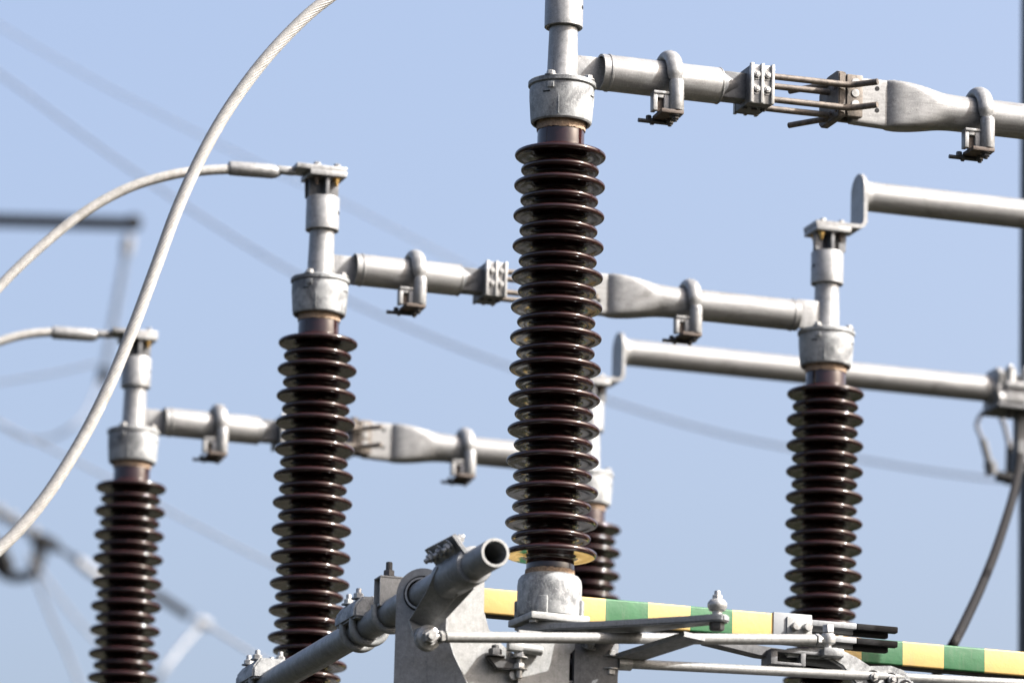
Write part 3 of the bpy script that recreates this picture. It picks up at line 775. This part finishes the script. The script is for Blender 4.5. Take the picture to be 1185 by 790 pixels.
# joint casting with three bolts
O = (.80, -.05, -1.60)
root = thing('joint_casting', O, 'pale cast lever with three bolts, below the striped bar at lower right', 'lever')
mb = MB(O)
o3 = [(.690, -1.582), (.845, -1.567), (.905, -1.590), (.945, -1.612), (1.010, -1.606), (1.055, -1.618), (1.082, -1.652), (1.078, -1.705), (1.03, -1.745), (.93, -1.735), (.905, -1.675), (.86, -1.622), (.82, -1.602), (.690, -1.606)]
mb.prism(o3, (1, 0, 0), (0, 0, 1), (0, -.028, 0), .020, .006)
mb.box((.79, -.085, -1.600), (.852, -.015, -1.576), .008)
body = mb.build('cast_body', 'cast', root, angle=35)
for x, z, dd in ((.953, -1.645, 0), (1.008, -1.648, 0), (1.052, -1.665, 0)):
    mb = MB(O); mb.lathe((x, -.0485, z), (0, -1, 0), [(.021, 0), (.021, .0012)], 24); mb.build('bolt_seat', 'black', body)
    mb = MB(O); mb.hexbolt((x, -.0495, z), (0, -1, 0), .0135, .012, False, .010); mb.build('bolt', 'bolt', body)
mb = MB(O)
mb.box((.640, -.060, -1.632), (.660, .02, -1.590), .002); mb.box((.730, -.060, -1.632), (.745, .02, -1.590), .002); mb.box((.655, -.060, -1.632), (.735, .02, -1.624), .002); mb.box((.640, -.060, -1.597), (.86, .02, -1.588), .002)
mb.build('slotted_shoe', 'dull', root)
mb = MB(O); mb.prism([(.46, -1.562), (.46, -1.580), (.62, -1.604), (.92, -1.618), (.92, -1.596), (.62, -1.575)], (1, 0, 0), (0, 0, 1), (0, .03, 0), .05, .002); mb.build('link_strap', 'dull', root)

# ------------------------------------------------------------------ base frame of each phase
def make_frame():
    O = (ARM/2, 0, -2.0)
    root = thing('support_frame', O, 'galvanised base beam under the central insulator, at the bottom edge', 'frame', 'base frames of the three switches')
    T = -1.735
    mb = MB(O); mb.box((-.12, -.105, T-.008), (ARM+.7, .105, T), .003); mb.box((-.12, -.105, T-.12), (ARM+.7, -.095, T-.0081), .002); mb.box((-.12, .095, T-.12), (ARM+.7, .105, T-.0081), .002)
    mb.build('channel_beam', 'dull', root)
    for x in (0, ARM):
        mb = MB(O)
        mb.lathe((x, 0, T), (0, 0, 1), [(.080, 0), (.080, .05), (.062, .065), (.062, .10), (.055, .118), (.055, .17)], 40)
        for a in (45, 135): mb.box((x-.095, -.006, T), (x+.095, .006, T+.07), .002, Matrix.Rotation(R_(a), 3, 'Z'), (x, 0, 0))
        mb.build('bearing_housing', 'dull', root)
        if x == 0:
            mb = MB(O)
            mb.prism([(x-.125, -1.80), (x-.125, -1.608), (x+.025, -1.608), (x+.040, -1.62), (x+.040, -1.65), (x+.025, -1.665), (x+.025, -1.80)], (1, 0, 0), (0, 0, 1), (0, -.106, 0), .012, .002)
            ap = mb.build('mounting_plate', 'galv', root)
            mb = MB(O); mb.box((x+.041, -.110, -1.80), (x+.17, -.09, -1.622), .002); mb.build('side_block', 'dull', ap)
            mb = MB(O)
            mb.prism([(x-.222, -1.690), (x-.165, -1.690), (x-.150, -1.705), (x-.105, -1.698), (x-.105, -1.722), (x-.19, -1.724)], (1, 0, 0), (0, 0, 1), (0, -.108, 0), .022, .004)
            mb.hexbolt((x-.1925, -.12, -1.690), (0, 0, 1), .019, .020, True, .010)
            mb.build('stop_bracket', 'darkbolt', ap)
            mb = MB(O); mb.cyl((x-.125, -.13, -1.745), (x-.125, -.13, -1.655), .009, 14)
            mb.hexbolt((x-.125, -.13, -1.690), (0, 0, 1), .016, .017, True); mb.hexbolt((x-.125, -.13, -1.722), (0, 0, 1), .016, .015, True)
            mb.build('adjusting_screw', 'bolt', ap)
            mb = MB(O); mb.cyl((x-.158, -.135, -1.660), (x-.060, -.135, -1.666), .014, 18, ch=.004); mb.box((x-.162, -.15, -1.672), (x-.12, -.12, -1.648), .005)
            mb.build('stop_arm', 'galv', ap)
            mb = MB(O)
            mb.hexbolt((x+.098, -.10, -1.612), (.3, -.2, 1), .015, .018, True, .012); mb.hexbolt((x+.082, -.112, -1.640), (.1, -.6, 1), .014, .014, True)
            mb.build('locking_bolt', 'bolt', ap)
        mb = MB(O)
        for s_ in (-1, 1): mb.box((x-.09, s_*.09-.007, GROUND_W), (x+.09, s_*.09+.007, T-.125), .002)
        mb.box((x-.006, -.082, GROUND_W), (x+.006, .082, T-.125), .002)
        mb.box((x-.16, -.16, T-.1245), (x+.16, .16, T-.1205), .001)
        mb.build('steel_post', 'dull', root)
    return root
fr = make_frame()
dup(fr, (ARM/2, PH, -2.0), 'galvanised base frame of the middle switch, below the picture')
dup(fr, (ARM/2, 2*PH, -2.0), 'galvanised base frame of the farthest switch, below the picture')

# ------------------------------------------------------------------ far, out-of-focus surroundings
NEAR = set(bpy.data.objects)
def wthing(name, p, label, cat, group=None):
    o = bpy.data.objects.new(name, None); COL.objects.link(o); o.location = p; o.empty_display_size = .05
    return tag(o, label, cat, group)
def wire(name, pts, r, m, label, cat, group=None, n=10):
    p0 = Vector(pts[len(pts)//2])
    mb = MB(p0); mb.sweep(spline(pts, 10), r, n); o = mb.build(name, m); o.location = p0
    return tag(o, label, cat, group)
G = 'blurred overhead wires'
wire('overhead_wire', [(-6.5, 40.6, 14.9), (-4.291, 38.39, 13.044), (-3.778, 38.469, 12.714), (-2.746, 37.657, 11.81), (-1.582, 36.845, 10.908), (-.539, 35.978, 10.237), (.619, 35.093, 9.636), (1.454, 34.657, 9.313), (2.263, 34.198, 9.082), (2.993, 33.731, 8.884), (4.6, 33.0, 8.6)],
     .0088, 'wire', 'long blurred grey wire sagging across the whole sky from upper left to right', 'wire', G)
wire('overhead_wire', [(-6.2, 41.5, 15.3), (-4.38, 40.247, 13.876), (-3.977, 40.306, 13.63), (-3.228, 39.43, 12.996), (-2.639, 38.527, 12.475), (-1.827, 37.645, 11.864), (-1.176, 36.74, 11.349), (.5, 35.9, 10.3)],
     .0060, 'brightwire', 'faint pale blurred wire in the upper left corner', 'wire', G)
wire('overhead_wire', [(-6.5, 35.1, 9.0), (-4.2, 35.1, 9.49), (-3.346, 35.092, 9.643), (-3.008, 35.076, 9.707), (-2.716, 35.059, 9.781)],
     .0065, 'brightwire', 'faint pale blurred wire running left from the hanging string insulator', 'wire', G)
wire('jumper_wire', [(-3.9, 32.2, 9.0), (-3.271, 32.203, 8.826), (-3.061, 32.225, 8.731), (-2.903, 32.244, 8.654), (-2.747, 32.243, 8.658), (-2.57, 32.3, 8.80), (-2.525, 32.943, 9.17)],
     .009, 'wire', 'blurred wire loop hanging from the lower end of the string insulator', 'wire', G)
wire('overhead_wire', [(-3.6, 32.2, 8.98), (-3.061, 32.225, 8.731), (-2.745, 32.26, 8.588), (-2.43, 32.294, 8.444), (-2.061, 32.34, 8.262), (-1.43, 32.409, 7.965), (-.695, 32.483, 7.656), (.8, 32.6, 7.0)],
     .007, 'wire', 'blurred wire descending to the right behind the two left insulators', 'wire', G)
wire('down_wire', [(-2.53, 28.49, 7.20), (-2.389, 28.557, 6.876), (-2.292, 28.604, 6.679), (-2.19, 28.646, 6.40), (-2.1, 28.7, 5.9)],
     .009, 'wire', 'steeper of the two blurred wires falling from the lower left fittings', 'wire', G)
wire('down_wire', [(-2.51, 28.49, 7.19), (-2.299, 28.546, 6.923), (-2.111, 28.592, 6.728), (-1.924, 28.634, 6.555), (-1.4, 28.7, 6.1)],
     .0075, 'wire', 'flatter of the two blurred wires falling from the lower left fittings', 'wire', G)

# gantry beam with a hanging string insulator
root = wthing('gantry', (-9, 32.9, 0), 'blurred dark horizontal gantry beam ending at the left edge', 'gantry')
mb = MB((-9, 32.9, 0)); mb.box((-9.2, 32.86, 10.135), (-2.37, 32.95, 10.20), .004); mb.build('cross_beam', 'pole', root)
mb = MB((-9, 32.9, 0)); mb.box((-9.15, 32.75, 0), (-8.85, 33.05, 10.6), .01); mb.build('mast', 'pole', root)
mb = MB((-9, 32.9, 0)); mb.lathe((-2.36, 32.905, 10.13), (0, 0, 1), [(.03, 0), (.05, .02), (.05, .07), (.03, .09)], 20); mb.build('end_fitting', 'black', root)
def string_insulator(a, b, R1, n, m, label, group, caps=True, name='string_insulator'):
    a, b = Vector(a), Vector(b); root = wthing(name, a, label, 'string insulator', group)
    L = (b-a).length; pr = [(.012, 0)]
    l0 = .12 if caps else .02
    for i in range(n):
        z = l0 + (L-2*l0)*(i+.5)/n; h = (L-2*l0)/n
        pr += [(R1*.42, z-h*.42), (R1, z-h*.05), (R1*.96, z+h*.12), (R1*.45, z+h*.2)]
    pr += [(R1*.3, L-l0)]
    mb = MB(a); mb.lathe(a, b-a, pr, 24); mb.build('disc_string', m, root)
    d = (b-a).normalized()
    for p, s_, mm in ((a, 1, 'brightwire'), (b, -1, 'black')):
        mb = MB(a); mb.cyl(p, p + d*s_*l0, .036, 16, ch=.01); mb.build('end_fitting', mm, root)
    return root
for k_ in ('pole', 'black'): MAT[k_].node_tree.nodes['Principled BSDF'].inputs['Specular IOR Level'].default_value = .12
MAT['glaze'] = metal('grey_glaze', (.10,.12,.15), (.14,.16,.19), (.08,.08,.09), 0, (.4,.5))
string_insulator((-2.385, 32.935, 10.10), (-2.53, 33.136, 9.19), .029, 22, 'glaze', 'blurred string insulator hanging from the gantry beam end at upper left', 'string insulators')
string_insulator((-3.1, 29.37, 7.80), (-2.45, 29.46, 7.43), .048, 7, 'dull', 'blurred dark string insulator at the lower left edge', 'string insulators')
# tension fittings at lower left
root = wthing('tension_fitting', (-2.6, 29.45, 7.4), 'blurred dark curved wire fitting at the lower left edge', 'fitting')
o_ = (-2.6, 29.45, 7.4)
mb = MB(o_); mb.sweep([(-2.665+.115*math.cos(R_(a)), 29.44, 7.345+.085*math.sin(R_(a))) for a in range(150, 341, 12)], .030, 10); mb.build('ring', 'black', root)
mb = MB(o_); mb.sweep([(-2.86, 29.42, 7.50), (-2.76, 29.43, 7.42), (-2.70, 29.44, 7.30)], .035, 10); mb.build('yoke_plate', 'black', root)
mb = MB(o_); mb.sweep([(-2.56, 29.45, 7.50), (-2.545, 29.45, 7.38), (-2.57, 29.45, 7.28)], .036, 10); mb.build('shackle', 'black', root)
mb = MB(o_); mb.sweep([(-2.50, 29.46, 7.46), (-2.43, 29.5, 7.43), (-2.36, 29.62, 7.40)], .015, 10); mb.build('clevis', 'black', root)
mb = MB(o_); mb.sweep([(-2.50, 28.9, 7.19), (-2.52, 29.1, 7.25), (-2.55, 29.42, 7.27)], .016, 10); mb.build('tail', 'black', root)
root = wthing('strain_clamp', (-1.9, 30.6, 7.35), 'blurred pale and dark clamp of a tension wire behind the farthest left insulator', 'clamp')
o_ = (-1.9, 30.6, 7.35)
mb = MB(o_); mb.sweep([(-2.36, 29.62, 7.405), (-2.288, 29.777, 7.370), (-2.199, 29.885, 7.335)], .026, 12); mb.build('pale_barrel', 'brightwire', root)
mb = MB(o_); mb.sweep([(-2.199, 29.885, 7.335), (-2.05, 30.3, 7.37), (-1.948, 30.494, 7.374), (-1.80, 30.71, 7.315)], .027, 12); mb.build('dark_body', 'black', root)
mb = MB(o_); mb.lathe((-1.76, 30.80, 7.30), (.8, .3, -.2), [(.01, 0), (.030, .02), (.030, .08), (.01, .10)], 16); mb.build('pale_knob', 'brightwire', root)
mb = MB(o_); mb.sweep(spline([(-1.722, 30.822, 7.285), (-1.83, 30.7, 7.12), (-1.912, 30.59, 6.972), (-2.005, 30.631, 6.804), (-2.1, 30.65, 6.4)], 6), .014, 10); mb.build('pale_tail', 'brightwire', root)
wire('overhead_wire', [(-1.70, 30.83, 7.285), (-1.371, 31.562, 7.21), (-.626, 32.634, 7.027), (.6, 33.6, 6.8)], .009, 'wire', 'blurred wire leaving the strain clamp toward the lower centre', 'wire', G)

# all of these stand well beyond the yard: push them out from the eye
K_FAR = 1.7
for o in [o for o in bpy.data.objects if o not in NEAR and o.parent is None]:
    kf = 1.1 if o.name.startswith('overhead_wire') else K_FAR
    o.location = Vector((0, 0, EYE)) + (o.location - Vector((0, 0, EYE)))*kf; o.scale = (kf,)*3

# tall dark pole at the right edge and the wire termination beside it
root = wthing('dark_pole', (2.25, 22.5, 0), 'tall black pole along the right edge of the picture', 'pole')
mb = MB((2.25, 22.5, 0)); mb.box((2.151, 22.40, 0), (2.40, 22.66, 11.5), .01); mb.build('shaft', 'pole', root)
root = wthing('wire_termination', (2.14, 23.4, 6.8), 'blurred wire loops and dark fitting below the cast clamp at right', 'termination')
o_ = (2.14, 23.4, 6.8)
mb = MB(o_); mb.sweep(spline([(2.195, 23.42, 6.95), (2.131, 23.399, 6.965), (2.074, 23.397, 6.953), (2.040, 23.41, 6.897), (2.060, 23.42, 6.84), (2.085, 23.432, 6.79)], 6), .010, 10); mb.build('wire_loop', 'wire', root)
mb = MB(o_); mb.sweep([(2.068, 23.42, 6.83), (2.105, 23.44, 6.70)], .017, 12); mb.sweep([(2.1, 23.44, 6.735), (2.11, 23.45, 6.68)], .028, 12); mb.build('barrel_fitting', 'dull', root)
mb = MB(o_); mb.sweep([(2.13, 23.45, 6.675), (2.20, 23.464, 6.665)], .026, 12); mb.sweep([(2.185, 23.46, 6.64), (2.19, 23.45, 6.83)], .018, 12); mb.build('dark_fitting', 'black', root)
mb = MB(o_); mb.sweep(spline([(2.14, 23.4, 6.94), (2.165, 23.418, 6.88), (2.185, 23.43, 6.80)], 6), .012, 10); mb.build('short_loop', 'wire', root)
